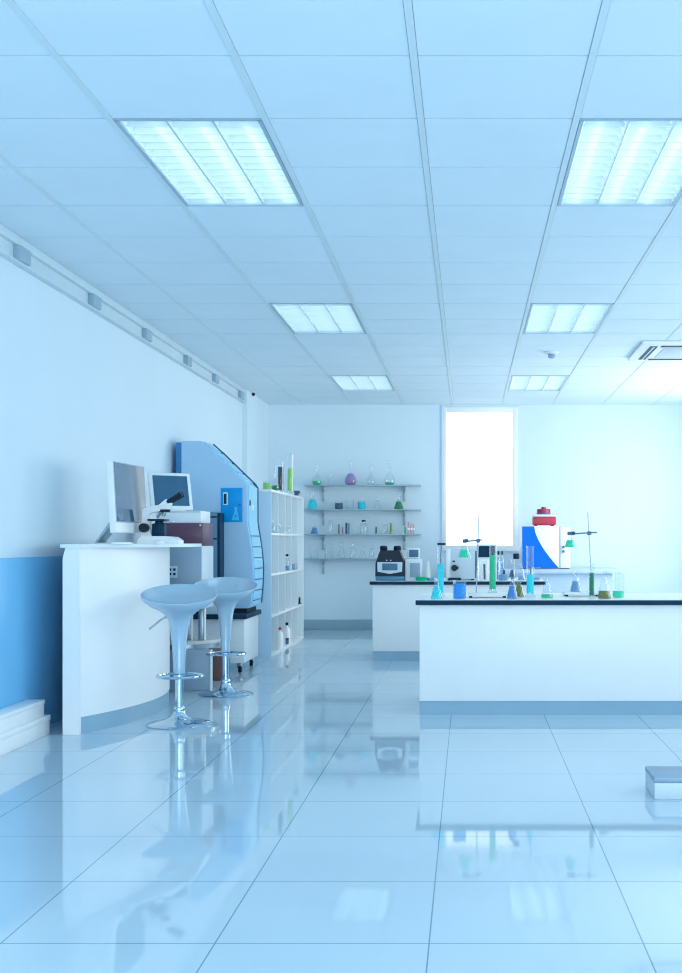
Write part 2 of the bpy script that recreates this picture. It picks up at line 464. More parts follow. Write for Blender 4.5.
top += [(-2.50, 8.5)]
MB().prism(top, 'z', ZC, ZC + 0.02, M=T).build('worktop', PLAST, t)
MB().box(-2.46, -2.43, 7.16, 8.4, 0, ZC, M=T).build('back_panel', GREYB, t)
CT = ZC + 0.02

# big glossy monitor on the counter
t = thing('monitor', 'large white monitor with a mirror-like screen on the curved counter', 'monitor', (-2.19, 7.40, CT), None)
B = Matrix.Rotation(math.radians(-3.2), 4, 'Y')        # lean back
B = Matrix.Translation((0.052, 0, 0.07)) @ Matrix.Rotation(math.radians(-2.6), 4, 'Z') @ B
MB().box(-0.045, 0.0, -0.295, 0.295, 0.0, 0.445, 0.008, M=B).build('casing', WHITEG, t)
MB().box(0.0005, 0.003, -0.282, 0.282, 0.072, 0.433, 0.0, M=B).build('screen', SCREEN, t)
MB().box(-0.002, 0.0015, -0.29, 0.29, 0.064, 0.44, 0.0, M=B).build('bezel', GREYB, t)
m = MB().prism([(-0.165, 0.006), (-0.150, 0.006), (-0.005, 0.20), (-0.02, 0.21)], 'y', -0.09, 0.09)
s = m.build('stand', STEEL, t)
MB().box(-0.175, 0.03, -0.10, 0.10, 0.0, 0.008, 0.003).build('foot', PLAST, t)

# microscope
t = thing('microscope', 'white microscope with black eyepieces in front of the monitors', 'microscope', (PX(160, 7.5), 7.5, CT))
MB().prism([(-0.125, 0.0), (0.135, 0.0), (0.135, 0.022), (0.10, 0.045), (0.02, 0.05), (-0.10, 0.05), (-0.125, 0.025)], 'y', -0.07, 0.07).build('base', WHITEG, t)
MB().box(-0.11, 0.125, -0.065, 0.065, -0.0, 0.006).build('base_pad', BLACKR, t)
MB().prism([(-0.115, 0.045), (-0.045, 0.045), (-0.060, 0.10), (-0.062, 0.19), (-0.055, 0.20), (0.03, 0.215), (0.055, 0.225), (0.055, 0.255), (0.0, 0.252), (-0.075, 0.235), (-0.105, 0.225)], 'y', -0.03, 0.03).build('arm', WHITEG, t)
MB().box(-0.065, 0.045, -0.065, 0.065, 0.148, 0.160, 0.003).build('stage', BLACK, t)
MB().box(0.03, 0.10, -0.03, 0.01, 0.140, 0.150, 0.002).build('slide_holder', STEEL, t)
m = MB().lathe([(0, 0.075), (0.033, 0.075), (0.033, 0.12), (0.024, 0.148), (0, 0.148)], (-0.005, 0, 0), 18); m.box(-0.045, 0.035, -0.03, 0.03, 0.05, 0.13, 0.004)
m.build('condenser', NAVY, t)
for sy in (-1, 1):
    MB().rod((-0.088, sy * 0.03, 0.103), (-0.088, sy * 0.075, 0.103), 0.030).build('focus_knob', BLACK, t)
MB().lathe([(0, 0.205), (0.035, 0.205), (0.038, 0.222), (0, 0.225)], (0.03, 0, 0), 20).build('nosepiece', BLACK, t)
for k, (dx, dy) in enumerate(((-0.02, 0), (0.015, 0.015), (0.015, -0.015))):
    MB().rod((0.02 + dx * 0.6, dy * 0.6, 0.208), (0.005 + dx * 1.2, dy * 1.4, 0.170 + 0.012 * (k > 0)), 0.010, 0.007).build('objective', STEEL, t)
MB().prism([(0.0, 0.25), (0.06, 0.236), (0.075, 0.262), (0.045, 0.288)], 'y', -0.035, 0.035).build('head', WHITEG, t)
for sy in (-1, 1):
    MB().rod((0.055, sy * 0.024, 0.268), (0.145, sy * 0.028, 0.322), 0.015, 0.018).build('eyepiece', BLACK, t)

t = thing('keyboard', 'thin white keyboard lying on the curved counter', 'keyboard', (-2.09, 7.02, CT), None, 0.25)
MB().box(-0.06, 0.06, -0.14, 0.14, 0.0, 0.010, 0.003).build('case', WHITEG, t)
m = MB()
for i in range(5):
    for j in range(12): m.box(-0.05 + i * 0.02, -0.034 + i * 0.02, -0.130 + j * 0.0218, -0.112 + j * 0.0218, 0.010, 0.013)
m.build('keys', PLAST, t, smooth=False)
m = MB().lathe([(0, 0), (0.028, 0), (0.032, 0.008), (0.026, 0.018), (0.012, 0.024), (0, 0.025)], (0, 0, 0), 18, M=Matrix.Diagonal((1.0, 1.6, 1, 1)))
tag(m.build('computer_mouse', WHITEG, loc=(PX(159, 7.22), 7.22, CT)), 'white computer mouse in front of the microscope', 'computer mouse')

# ------------------------------------------------------------------ grey pedestal workstation behind the counter
t = thing('pedestal_cabinet', 'grey pedestal cabinet with a power socket behind the bar stools', 'cabinet', (-2.15, 8.68, 0))
T = Matrix.Translation((2.15, -8.68, 0))
PF = 8.68
MB().box(-2.33, PX(209.5, PF), PF, PF + 0.05, 0, 0.307, 0.006, M=T).build('base_box', GREYB, t)
MB().box(PX(209.5, PF), PX(211.2, PF), PF, PF + 0.05, 0, 0.307, 0.003, M=T).build('edge_strip', PLAST, t)
MB().box(-2.33, -2.06, PF + 0.05, 9.22, 0, 0.307, 0.004, M=T).build('base_column', GREYB, t)
el = [(-2.19 + 0.272 * math.cos(a), 9.0 + 0.28 * math.sin(a)) for a in [2 * PI * k / 40 for k in range(40)]]
el2 = [(-2.19 + 0.255 * math.cos(a), 9.0 + 0.262 * math.sin(a)) for a in [2 * PI * k / 40 for k in range(40)]]
MB().prism(el2, 'z', 0.307, 0.342, M=T).build('shelf_rim', STEEL, t)
MB().prism(el, 'z', 0.342, 0.366, M=T).build('round_shelf', BEIGE, t)
for px in (188.5, 201.5):
    MB().box(PX(px, 8.85) - 0.02, PX(px, 8.85) + 0.02, 8.83, 8.87, 0.366, 0.61, 0.004, M=T).build('post', STEEL, t)
    MB().box(PX(px, 8.85) + 0.021, PX(px, 8.85) + 0.031, 8.83, 8.87, 0.366, 0.61, 0.002, M=T).build('post_cover', WHITE, t)
UX = PX(201, PF)
MB().box(-2.38, UX, PF, 9.07, 0.61, 1.088, 0.005, M=T).build('upper_cabinet', GREYB, t)
MB().box(UX, UX + 0.008, PF + 0.005, 9.065, 0.615, 1.085, 0.002, M=T).build('side_panel', GREYL, t)
so = MB().box(PX(167.5, PF), PX(177.5, PF), PF - 0.008, PF, PZ(578, PF), PZ(566, PF), 0.002, M=T).build('power_socket', GREYL, t)
m = MB()
for px in (170.3, 174.7):
    for py in (569.5, 574): m.box(PX(px, PF) - 0.009, PX(px, PF) + 0.009, PF - 0.010, PF - 0.0075, PZ(py, PF) - 0.009, PZ(py, PF) + 0.009, 0, M=T)
m.build('socket_holes', NAVY, so)
t = thing('instrument_box', 'dark maroon instrument box on the grey pedestal cabinet', 'instrument', (-2.15, 8.68, 1.088))
T = Matrix.Translation((2.15, -8.68, -1.088))
MB().box(-2.36, PX(203, 8.68), 8.68, 9.03, 1.088, 1.256, 0.008, M=T).build('casing', MAROON, t)
MB().box(-2.008, -1.996, 8.674, 8.681, 1.235, 1.246, 0.001, M=T).build('status_label', PLAST, t)
t = thing('desktop_computer', 'flat white desktop unit lying under the smaller monitor', 'computer', (-2.15, 8.70, 1.256))
T = Matrix.Translation((2.15, -8.70, -1.256))
MB().box(-2.34, PX(201, 8.70), 8.70, 9.02, 1.256, 1.350, 0.008, M=T).build('case', PLAST, t)
MB().box(-2.335, PX(201, 8.70) - 0.004, 8.696, 8.701, 1.338, 1.343, 0, M=T).build('lid_seam', GREYB, t)
t = thing('monitor', 'smaller white framed monitor with dark blue screen on the desktop unit', 'monitor', (PX(173, 8.83), 8.83, 1.35), None, math.radians(36))
B = Matrix.Rotation(math.radians(-14), 4, 'X')
MB().box(-0.165, 0.165, 0.0, 0.03, 0.012, 0.305, 0.006, M=B).build('bezel', PLAST, t)
MB().box(-0.15, 0.15, 0.03, 0.06, 0.03, 0.28, 0.01, M=B).build('back_shell', SLATE, t)
MB().box(-0.138, 0.138, -0.002, 0.001, 0.042, 0.280, 0, M=B).build('screen', SCREENB, t)
MB().box(-0.09, 0.09, -0.03, 0.10, 0, 0.014, 0.004).build('foot', PLAST, t)

# ------------------------------------------------------------------ caster cabinet, tall machine, tower
t = thing('caster_cabinet', 'white cabinet on casters with dark top under the tall machine', 'cabinet', (-2.14, 9.85, 0))
T = Matrix.Translation((2.14, -9.85, 0))
MB().box(-2.38, PX(244.5, 9.85), 9.85, 10.50, 0.085, 0.460, 0.005, M=T).build('body', PLAST, t)
MB().box(-2.46, -1.875, 9.81, 10.53, 0.460, 0.50, 0.003, M=T).build('dark_top', NAVY, t)
for x in (-2.33, -1.95):
    for y in (9.92, 10.44):
        w = MB().rod((x - 0.012, y, 0.028), (x + 0.012, y, 0.028), 0.028).build('caster', BLACKR, t); w.location = (2.14, -9.85, 0)
        MB().box(x - 0.022, x + 0.022, y - 0.012, y + 0.012, 0.045, 0.086, 0.002, M=T).build('caster_fork', STEEL, t)
t = thing('analysis_machine', 'tall blue sided machine with sloping top beside the shelf unit', 'machine', (-2.14, 10.02, 0.50))
T = Matrix.Translation((2.14, -10.02, -0.50))
fr = [(-2.306, 1.985), (-2.215, 1.905), (-2.12, 1.812), (-2.02, 1.715), (-1.925, 1.622), (-1.909, 1.600), (-1.909, 1.294), (-1.900, 1.225), (-1.890, 1.173), (-1.872, 1.05), (-1.862, 0.949), (-1.858, 0.87), (-1.860, 0.785), (-1.866, 0.68), (-1.877, 0.569)]
def off(pts, d):
    out = []
    for i, p in enumerate(pts):
        a = pts[max(0, i - 1)]; b = pts[min(len(pts) - 1, i + 1)]
        tx, tz = b[0] - a[0], b[1] - a[1]; l = math.hypot(tx, tz)
        out.append((p[0] - tz / l * d, p[1] + tx / l * d))
    return out
body = [(-2.475, 1.985)] + fr + [(-1.90, 0.54), (-2.475, 0.54)]
MB().prism(body, 'y', 10.02, 10.46, M=T).build('body', MACH, t)
MB().box(-2.46, -1.91, 10.03, 10.45, 0.50, 0.54, M=T).build('plinth', BLACKR, t)
fas = off(fr[5:], 0.012)
MB().prism(fas + fr[5:][::-1], 'y', 10.05, 10.45, M=T).build('front_fascia', FASC, t)
edge = off(fr, 0.017)
MB().prism(edge + off(fr, -0.02)[::-1], 'y', 10.46, 10.49, M=T).build('edge_trim', TRIMB, t)
gro = off(fr[5:], 0.0135); base_ = off(fr[5:], 0.008)
def interp(pts, z):
    for a, b in zip(pts, pts[1:]):
        if a[1] >= z >= b[1]:
            k = (a[1] - z) / max(1e-6, a[1] - b[1]); return a[0] + k * (b[0] - a[0])
    return pts[-1][0]
m = MB()
for z in (1.165, 1.07, 0.975, 0.88, 0.785, 0.69, 0.605):
    x = interp(gro, z); m.box(x - 0.004, x + 0.0015, 10.05, 10.45, z - 0.004, z + 0.004, M=T)
m.build('fascia_seams', TRIMB, t, smooth=False)
m = MB()
for (i, k0, k1) in ((0, 0.1, 0.95), (1, 0.15, 0.95), (2, 0.15, 0.95), (3, 0.1, 0.9)):
    a, b = fr[i], fr[i + 1]
    p = lambda k: (a[0] + (b[0] - a[0]) * k, a[1] + (b[1] - a[1]) * k)
    p0, p1 = p(k0), p(k1); nx, nz = 0.71 * 0.012, 0.71 * 0.012
    m.prism([p0, p1, (p1[0] + nx, p1[1] + nz), (p0[0] + nx, p0[1] + nz)], 'y', 10.07, 10.40, M=T)
m.build('vent_covers', FASC, t)
MB().box(-2.53, -2.475, 10.04, 10.46, 0.54, 1.975, 0.004, M=T).build('back_panel', REARB, t)
d = MB().box(PX(221, 10.02), PX(242.5, 10.02), 10.008, 10.02, PZ(522, 10.02), PZ(488, 10.02), 0.003, M=T).build('side_door', BLUEP, t)
MB().box(PX(223.6, 10.02), PX(228, 10.02), 10.004, 10.009, PZ(505, 10.02), PZ(492.5, 10.02), 0.004, M=T).build('slot_rim', PLAST, d)
MB().box(PX(224.2, 10.02), PX(227, 10.02), 10.002, 10.0045, PZ(504, 10.02), PZ(493.8, 10.02), 0.0, M=T).build('handle_slot', NAVY, d)
cz = lambda px, py: (PX(px, 10.02), PZ(py, 10.02))
MB().prism([cz(234.6, 507), cz(237.6, 507), cz(237.4, 511), cz(239.4, 519.5), cz(238.6, 520.3), cz(232.6, 520.3), cz(231.9, 519.5), cz(234.9, 511)], 'y', 10.006, 10.0085, M=T).build('flask_emblem', BLUEL, d)
MB().lathe([(0, 0), (0.009, 0), (0.009, 0.003), (0, 0.003)], seg=14, M=T @ Matrix.Translation((PX(236, 10.02), 10.0062, PZ(516, 10.02))) @ Matrix.Rotation(PI / 2, 4, 'X')).build('emblem_dot', BLUEP, d)
MB().box(PX(239, 10.02), PX(241, 10.02), 10.004, 10.0085, PZ(506, 10.02), PZ(504, 10.02), 0.001, M=T).build('lock', BLUES, d)
MB().box(-1.898, -1.892, 10.07, 10.11, PZ(505.5, 10.09), PZ(500.5, 10.09), 0.001, M=T).build('card_slot', BLACK, t)
MB().box(-1.898, -1.893, 10.20, 10.26, PZ(510.5, 10.23), PZ(505, 10.23), 0.001, M=T).build('notice', PLAST, t)
t = thing('tower_unit', 'dark slate tower unit standing in front of the tall blue machine', 'machine', (-2.16, 9.83, 0.50))
T = Matrix.Translation((2.16, -9.83, -0.50))
x0, x1 = PX(206, 9.85), PX(220.5, 9.85)
MB().box(x0, x1, 9.84, 10.0, 0.50, 0.60, 0.003, M=T).build('plinth', GREYL, t)
MB().box(x0, x1 - 0.024, 9.83, 10.0, 0.60, 1.367, 0.005, M=T).build('casing', TOWER, t)
MB().box(x1 - 0.024, x1, 9.835, 10.0, 0.60, 1.36, 0.004, M=T).build('side_cover', NAVY, t)
for z in (1.325, 1.14): MB().box(x0 + 0.035, x1 - 0.026, 9.826, 9.831, z - 0.006, z + 0.006, M=T).build('drive_slot', BLACK, t)
tag(MB().box(-2.32, PX(222, 9.32), 9.32, 9.62, 0, 0.235, 0.004).build('crate', BROWN), 'small brown box on the floor behind the second bar stool', 'box')

# ------------------------------------------------------------------ open shelf unit
t = thing('shelf_unit', 'tall white open shelf unit with twenty cubbyholes', 'shelf unit', (-2.2, 11.2, 0))
T = Matrix.Translation((2.2, -11.2, 0))
SX0, SX1, SY0, SY1, SZ = -2.46, -1.902, 11.2, 13.15, 1.62
SY1 = 13.42
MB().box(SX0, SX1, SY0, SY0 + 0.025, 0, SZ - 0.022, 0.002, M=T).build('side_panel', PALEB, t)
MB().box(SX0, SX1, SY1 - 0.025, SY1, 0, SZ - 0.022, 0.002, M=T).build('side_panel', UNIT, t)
MB().box(SX0, SX0 + 0.015, SY0 + 0.025, SY1 - 0.025, 0.0, SZ - 0.022, M=T).build('back_panel', UNIT, t)
shz = [0.02, 0.396, 0.802, 1.198]
for z in shz + [SZ]:
    e = 0.0 if z == SZ else 0.0255
    MB().box(SX0, SX1 + (0.004 if z == SZ else 0), SY0 + e, SY1 - e, z - 0.022, z, 0.002, M=T).build('shelf', WHITE, t)
for k in range(1, 5):
    y = SY0 + (SY1 - SY0) * k / 5
    MB().box(SX0 + 0.015, SX1 - 0.002, y - 0.008, y + 0.008, 0.02, SZ - 0.022, M=T).build('divider', UNIT, t)

# ------------------------------------------------------------------ glassware makers
def prof_erl(h, r):
    n = r * 0.36
    return [(0, 0), (r * .93, 0), (r, .03 * h), (r * .985, .08 * h), (r * .70, .40 * h), (n * 1.08, .70 * h), (n, .76 * h), (n, .95 * h), (n * 1.22, .98 * h), (n * 1.22, h)]
def prof_vol(h, r):
    n = r * 0.20
    return [(0, 0), (r * .6, 0), (r * .9, .05 * h), (r, .15 * h), (r * .93, .26 * h), (r * .62, .40 * h), (n * 1.3, .48 * h), (n, .54 * h), (n, .97 * h), (n * 1.3, h)]
def prof_beak(h, r): return [(0, 0), (r * .93, 0), (r, .05 * h), (r, .93 * h), (r * 1.08, h)]
def prof_cyl(h, r): return [(0, 0), (r * 1.5, 0), (r * 1.5, .02 * h), (r * 1.02, .045 * h), (r, .07 * h), (r, .96 * h), (r * 1.18, h)]
def prof_tube(h, r): return [(0, 0), (r * .6, .02 * h), (r, .06 * h), (r, .97 * h), (r * 1.15, h)]
def prof_bot(h, r): return [(0, 0), (r * .95, 0), (r, .03 * h), (r, .66 * h), (r * .8, .75 * h), (r * .42, .82 * h), (r * .42, h)]
PROF = dict(erl=prof_erl, vol=prof_vol, beak=prof_beak, cyl=prof_cyl, tube=prof_tube, bot=prof_bot)
NAMES = dict(erl='erlenmeyer_flask', vol='volumetric_flask', beak='beaker', cyl='graduated_cylinder', tube='test_tube', bot='bottle')
CATS = dict(erl='flask', vol='flask', beak='beaker', cyl='measuring cylinder', tube='test tube', bot='bottle')
def liquid_prof(p, h, fill, inset):
    zf = fill * h; out = [(0, 0.004)]
    lo = 1
    if len(p) > 4 and p[1][0] > p[4][0] * 1.3 and p[1][0] > p[3][0] * 1.3: lo = 4     # footed cylinder: start above its foot
    start = p[lo][1] if lo > 1 else 0.004
    out = [(0, max(0.004, start))]
    q = p[lo:]
    for i, (r, z) in enumerate(q):
        if z <= zf: out.append((r * inset, max(0.004, z)))
        else:
            a = q[i - 1]; k = (zf - a[1]) / (z - a[1]); out.append(((a[0] + (r - a[0]) * k) * inset, zf)); break
    out.append((0, zf))
    return out
def ware(kind, label, loc, h, r, fill=0, liq=None, group=None, cap=None, seg=20, glass=None, name=None, spout=True, lean=None):
    p = PROF[kind](h, r)
    o = MB().lathe(p, seg=seg).build(name or NAMES[kind], glass or GLASS, loc=loc)
    tag(o, label, CATS[kind], group)
    if fill: MB().lathe(liquid_prof(p, h, fill, 0.94), seg=seg).build('liquid', LIQ[liq], o)
    if cap:
        rr = p[-1][0] * 1.25
        MB().lathe([(0, h * 0.9), (rr, h * 0.9), (rr, h * 1.02), (rr * .8, h * 1.04), (0, h * 1.04)], seg=seg).build('cap', cap, o)
    if lean: o.rotation_euler = lean
    return o
def on(px, Y, z): return (PX(px, Y), Y, z)

# --- near bench
G = 'glassware on the nearer bench'
def nb(kind, px, ytop, ybot, half, fill, liq, label, **k):
    Y = 0.385 * F / (ybot - CY)
    Y = min(max(Y, 7.54), 8.3)
    s = F / Y
    return ware(kind, label, on(px, Y, FB), (ybot - ytop) / s, half / s, fill, liq, G, **k)
nb('erl', 436.5, 578, 599, 5.7, 0.62, 'cyan', 'cyan filled conical flask at the left end of the nearer bench')
c = nb('cyl', 440.6, 545, 596.5, 3.2, 0.64, 'cyan', 'tall cyan filled cylinder with a black clip, behind the cyan conical flask')
h0 = 51.5 * 7.9 / F
m = MB().box(-0.022, 0.034, -0.012, 0.012, h0 * 1.0, h0 * 1.0 + 0.014, 0.003); m.build('clip', BLACK, c)
MB().rod((0.0, 0, 0.2), (0.004, 0, h0), 0.0035).build('thermometer', SLATE, c)
nb('beak', 459.5, 580, 598.6, 6.6, 0.80, 'blue', 'beaker of bright blue liquid left of the nearer ring stand')
nb('erl', 512.2, 577, 599, 5.6, 0.60, 'indigo', 'conical flask of deep blue liquid beside the narrow black capped tube')
nb('erl', 519.0, 577, 597, 5.0, 0.66, 'olive', 'olive filled conical flask half hidden behind the deep blue one')
nb('tube', 516.3, 555, 594.5, 2.2, 0, None, 'narrow clear tube with a black cap standing behind two conical flasks', cap=BLACK)
c = nb('cyl', 530.2, 546, 597, 3.7, 0.44, 'cyan', 'tall cylinder half full of cyan, holding a dark rod, below the blue instrument')
MB().rod((0.003, 0, 0.155), (0.002, 0, 0.318), 0.004).build('thermometer', SLATE, c)
nb('erl', 547, 577, 598, 6.0, 0.17, 'green', 'mostly empty conical flask with a little green at its bottom')
nb('cyl', 591.7, 563, 598, 2.5, 0.72, 'dgreen', 'narrow cylinder of dark green liquid before the farther ring stand')
nb('erl', 604.3, 571, 598.6, 7.0, 0.28, 'olive', 'largest conical flask, olive liquid in its bottom quarter')
nb('beak', 618.2, 573, 597.3, 6.0, 0.26, 'teal', 'beaker with a little green liquid, last on the right of the nearer bench')

# --- ring stands
def ring_stand(label, px, Y, wid, rodx, rodh, lean, clampz, tip, tail, liqname, flabel, kind, fh, fr_, fill):
    t = thing('ring_stand', label, 'ring stand', on(px, Y, FB), 'ring stands on the nearer bench')
    w = wid / 2
    MB().box(-w, w, -0.085, 0.085, 0.012, 0.030, 0.003).build('base_plate', PLAST, t)
    for sx in (-1, 1):
        for sy in (-1, 1):
            MB().lathe([(0, 0), (0.010, 0), (0.010, 0.013), (0, 0.013)], (sx * (w - 0.02), sy * 0.065, 0), 12).build('foot', BLACKR, t)
    MB().rod((rodx, 0.03, 0.028), (rodx + lean, 0.03, rodh), 0.0045).build('rod', STEEL, t)
    rx = rodx + lean * clampz / rodh
    m = MB().rod((rx + tail, 0.005, clampz + 0.006), (rx + tip * 0.75, 0.0, clampz - 0.004), 0.005)
    cl = m.build('clamp_arm', SLATE, t)
    MB().box(rx - 0.013, rx + 0.013, -0.004, 0.042, clampz - 0.013, clampz + 0.013, 0.003).build('boss', SLATE, cl)
    m = MB()
    for s in (-1, 1):
        m.box(min(rx + tip, rx + tip * 0.72), max(rx + tip, rx + tip * 0.72), s * 0.016 - 0.004, s * 0.016 + 0.004, clampz - 0.014, clampz + 0.010, 0.003)
    m.box(rx + tip * 0.74 - 0.012, rx + tip * 0.74 + 0.012, -0.02, 0.02, clampz - 0.012, clampz + 0.012, 0.003)
    m.build('jaws', SLATE, cl)
    # the flask is a thing of its own, gripped by its neck
    fx, fy, fz = PX(px, Y) + rx + tip * 0.88, Y, FB + clampz - fh * 0.86
    return ware(kind, flabel, (fx, fy, fz), fh, fr_, fill, liqname, G)
s = F / 7.8
ring_stand('nearer ring stand with white base plate, its rod in front of the window', 487.5, 7.80, 39.5 / s, -11.2 / s, 83 / s, 2.8 / s, 56.5 / s, -15.5 / s, 4.0 / s, 'teal', 'clamped flask of teal liquid hanging in front of the window', 'erl', 20 / s, 6.0 / s, 0.42)
ware('cyl', 'tall green filled cylinder on the base plate of the nearer ring stand', on(492.6, 7.79, FB + 0.03), 51 / s, 3.2 / s, 0.74, 'green', G)
s = F / 7.95
ring_stand('farther ring stand with thin leaning rod, right of the blue instrument', 581, 7.98, 36 / s, 12 / s, 84 / s, -4.6 / s, 63 / s, -22 / s, 7.5 / s, 'teal', 'clamped flask of green liquid hanging beside the blue and white instrument', 'erl', 17 / s, 5.6 / s, 0.45)
ware('erl', 'conical flask of pale blue liquid on the plate of the farther ring stand', on(575.6, 7.95, FB + 0.03), 20.5 / s, 5.6 / s, 0.52, 'pale', G)

# --- far bench things
G2 = 'things on the farther bench'
Y = 11.0; s = F / Y
t = thing('bench_machine', 'black rounded machine with silver display front at the far bench corner', 'machine', on(390.5, 11.0, BB))
MB().box(-0.135, 0.135, -0.10, 0.16, 0, 0.042, 0.008).build('base', mat('steel_blue_base', (0.06, 0.22, 0.36), 0.35), t)
MB().prism([(-0.138, 0.04), (0.138, 0.04), (0.136, 0.16), (0.105, 0.255), (0.09, 0.285), (-0.09, 0.285), (-0.105, 0.255), (-0.136, 0.16)], 'y', -0.09, 0.15).build('housing', BLACK, t)
MB().prism([(-0.115, 0.085), (0.0, 0.065), (0.115, 0.085), (0.118, 0.175), (-0.118, 0.175)], 'y', -0.099, -0.088).build('front_plate', GREYL, t)
MB().box(-0.072, 0.072, -0.104, -0.098, 0.098, 0.162, 0.002).build('display', SLATE, t)
for x in (-0.065, 0.065):
    MB().lathe([(0, 0.28), (0.030, 0.28), (0.036, 0.292), (0.036, 0.318), (0.026, 0.328), (0, 0.33)], (x, 0.0, 0), 18).build('top_knob', BLACK, t)
for x in (-0.03, 0.008): MB().box(x - 0.006, x + 0.006, -0.096, -0.089, 0.188, 0.196, 0.001).build('indicator', PLAST, t)
t = thing('bench_analyser', 'white box instrument with grey window right of the black machine', 'instrument', on(415.2, 11.05, BB), G2)
MB().box(-0.092, 0.064, -0.08, 0.15, 0, 0.205, 0.006).build('case', PLAST, t)
MB().box(-0.045, 0.050, -0.086, -0.079, 0.03, 0.165, 0.003).build('window', GREYB, t)
MB().box(-0.075, 0.040, -0.03, 0.07, 0.205, 0.305, 0.008).build('display_head', PLAST, t)
MB().box(-0.056, 0.032, -0.035, -0.029, 0.220, 0.290, 0.003).build('display', SLATE, t)
o = MB().lathe([(0, 0), (0.050, 0), (0.054, 0.036), (0.048, 0.036), (0.044, 0.006), (0, 0.006)], seg=22).build('dish', LIQ['green'], loc=on(421.5, 10.9, BB)); tag(o, 'small green dish at the front edge of the farther bench', 'dish', G2)
o = MB().lathe([(0, 0), (0.036, 0), (0.038, 0.026), (0.033, 0.026), (0.03, 0.005), (0, 0.005)], seg=22).build('dish', LIQ['pale'], loc=on(431, 10.95, BB)); tag(o, 'small blue dish right of the green dish', 'dish', G2)
t = thing('wash_bottle', 'white cone shaped wash bottle behind the green dish', 'bottle', on(428.3, 11.15, BB), G2)
MB().lathe([(0, 0), (0.030, 0), (0.030, 0.02), (0.012, 0.16), (0.008, 0.18), (0, 0.18)], seg=18).build('body', WHITEG, t)
MB().tube([(0, 0, 0.175), (0.006, 0, 0.20), (0.02, 0, 0.205)], 0.004).build('spout', PLAST, t)

t = thing('spectrometer', 'light grey instrument with black dial below the window', 'instrument', on(461, 11.1, BB), G2)
MB().box(-0.14, 0.145, -0.08, 0.25, 0.012, 0.30, 0.01).build('case', GREYL, t)
MB().box(-0.14, -0.10, -0.085, -0.079, 0.012, 0.30, 0.003).build('side_column', WHITEG, t)
MB().rod((-0.062, -0.08, 0.118), (-0.062, -0.115, 0.118), 0.030).build('dial', BLACK, t)
MB().rod((-0.035, -0.08, 0.118), (-0.035, -0.10, 0.118), 0.014).build('dial_hub', BLACK, t)
MB().box(-0.082, -0.055, -0.09, -0.079, 0.175, 0.187, 0.001).build('switch', BLACK, t)
MB().box(-0.12, 0.0, -0.15, -0.08, 0.0, 0.025, 0.004).build('drawer_plate', NAVY, t)
MB().box(0.135, 0.15, -0.083, -0.078, 0.02, 0.28, 0.002).build('edge_strip', SLATE, t)
for x in (-0.11, 0.11): MB().box(x - 0.015, x + 0.015, -0.06, 0.22, 0, 0.013).build('foot', BLACKR, t)
t = thing('display_unit', 'white unit with a square black screen beside the ring stand rod', 'instrument', on(486.5, 11.3, BB), G2)
MB().box(-0.10, 0.10, -0.02, 0.10, 0, 0.20, 0.006).build('case', WHITEG, t)
MB().box(-0.095, 0.10, -0.01, 0.08, 0.20, 0.34, 0.006).build('display_housing', PLAST, t)
MB().box(-0.082, 0.085, -0.016, -0.009, 0.215, 0.325, 0.002).build('screen', NAVY, t)
YB2 = 10.98; s2 = F / YB2
def fb(kind, px, ytop, half, fill, liq, label, Y=YB2, **k):
    z0 = BB; h = PZ(ytop, Y) - z0
    return ware(kind, label, on(px, Y, z0), h, half * Y / F, fill, liq, G2, **k)
b = fb('beak', 482, 561, 4.6, 0, None, 'clear beaker holding a dark stirring rod in front of the black screen')
MB().rod((0.025, 0.0, 0.012), (0.022, 0, 0.155), 0.010).build('stirring_rod', NAVY, b)
b = fb('beak', 503.5, 561, 5.2, 0.3, 'pale', 'clear beaker holding a dark vial right of the tall green cylinder', Y=11.0)
MB().rod((0.005, 0.0, 0.06), (0.005, 0, 0.10), 0.010).build('vial', NAVY, b)
fb('bot', 498.6, 552, 1.9, 0.6, 'pale', 'slim bottle with black cap behind the clear beaker', Y=11.3, cap=BLACK)
fb('bot', 502.2, 552, 1.6, 0.6, 'pale', 'slimmer bottle with black cap right of its slim twin', Y=11.35, cap=BLACK)
fb('vol', 512.3, 559, 3.0, 0.5, 'slate', 'little flask of dark blue liquid left of the blue instrument', Y=11.2)
fb('erl', 521.5, 564, 4.0, 0.25, 'pale', 'clear conical flask at the right end of the farther bench', Y=11.05)
fb('beak', 536.0, 567, 4.0, 0.2, 'pale', 'clear squat beaker at the far bench end, right of the tall cyan cylinder', Y=11.1)

# --- instrument and centrifuge on the side table
TZ = 0.785
t = thing('chromatograph', 'white instrument with a blue swoosh on its front, on the side table', 'instrument', on(541, 13.72, TZ))
s = F / 13.72
MB().box(-19.2 / s, 19.0 / s, 0, 0.55, 0.008, 0.512, 0.008).build('case', WHITE, t)
MB().box(19.0 / s, 29.5 / s, 0.03, 0.55, 0.008, 0.500, 0.008).build('side_module', WHITE, t)
MB().box(-0.20, 0.34, 0.02, 0.53, 0, 0.009).build('foot_frame', BLACKR, t)
pts = [(-18.8 / s, 0.512 - 0.006), (-7.0 / s, 0.512 - 0.006)]
for u in (0.15, 0.3, 0.45, 0.6, 0.75, 0.9, 1.0):
    x = -7.0 + 25.0 * (u ** 1.55); pts.append((x / s, 0.506 - (0.506 - 0.012) * u))
pts.append((-18.8 / s, 0.012))
MB().prism(pts, 'y', -0.003, 0.001).build('blue_swoosh', BLUES, t)
MB().box(18.6 / s, 19.3 / s, -0.002, 0.02, 0.012, 0.505).build('door_seam', SLATE, t)
for z in (PZ(547, 13.72) - TZ, PZ(551.5, 13.72) - TZ):
    MB().rod((22.5 / s, 0.03, z), (22.5 / s, 0.0, z), 0.015).build('knob', SLATE, t)
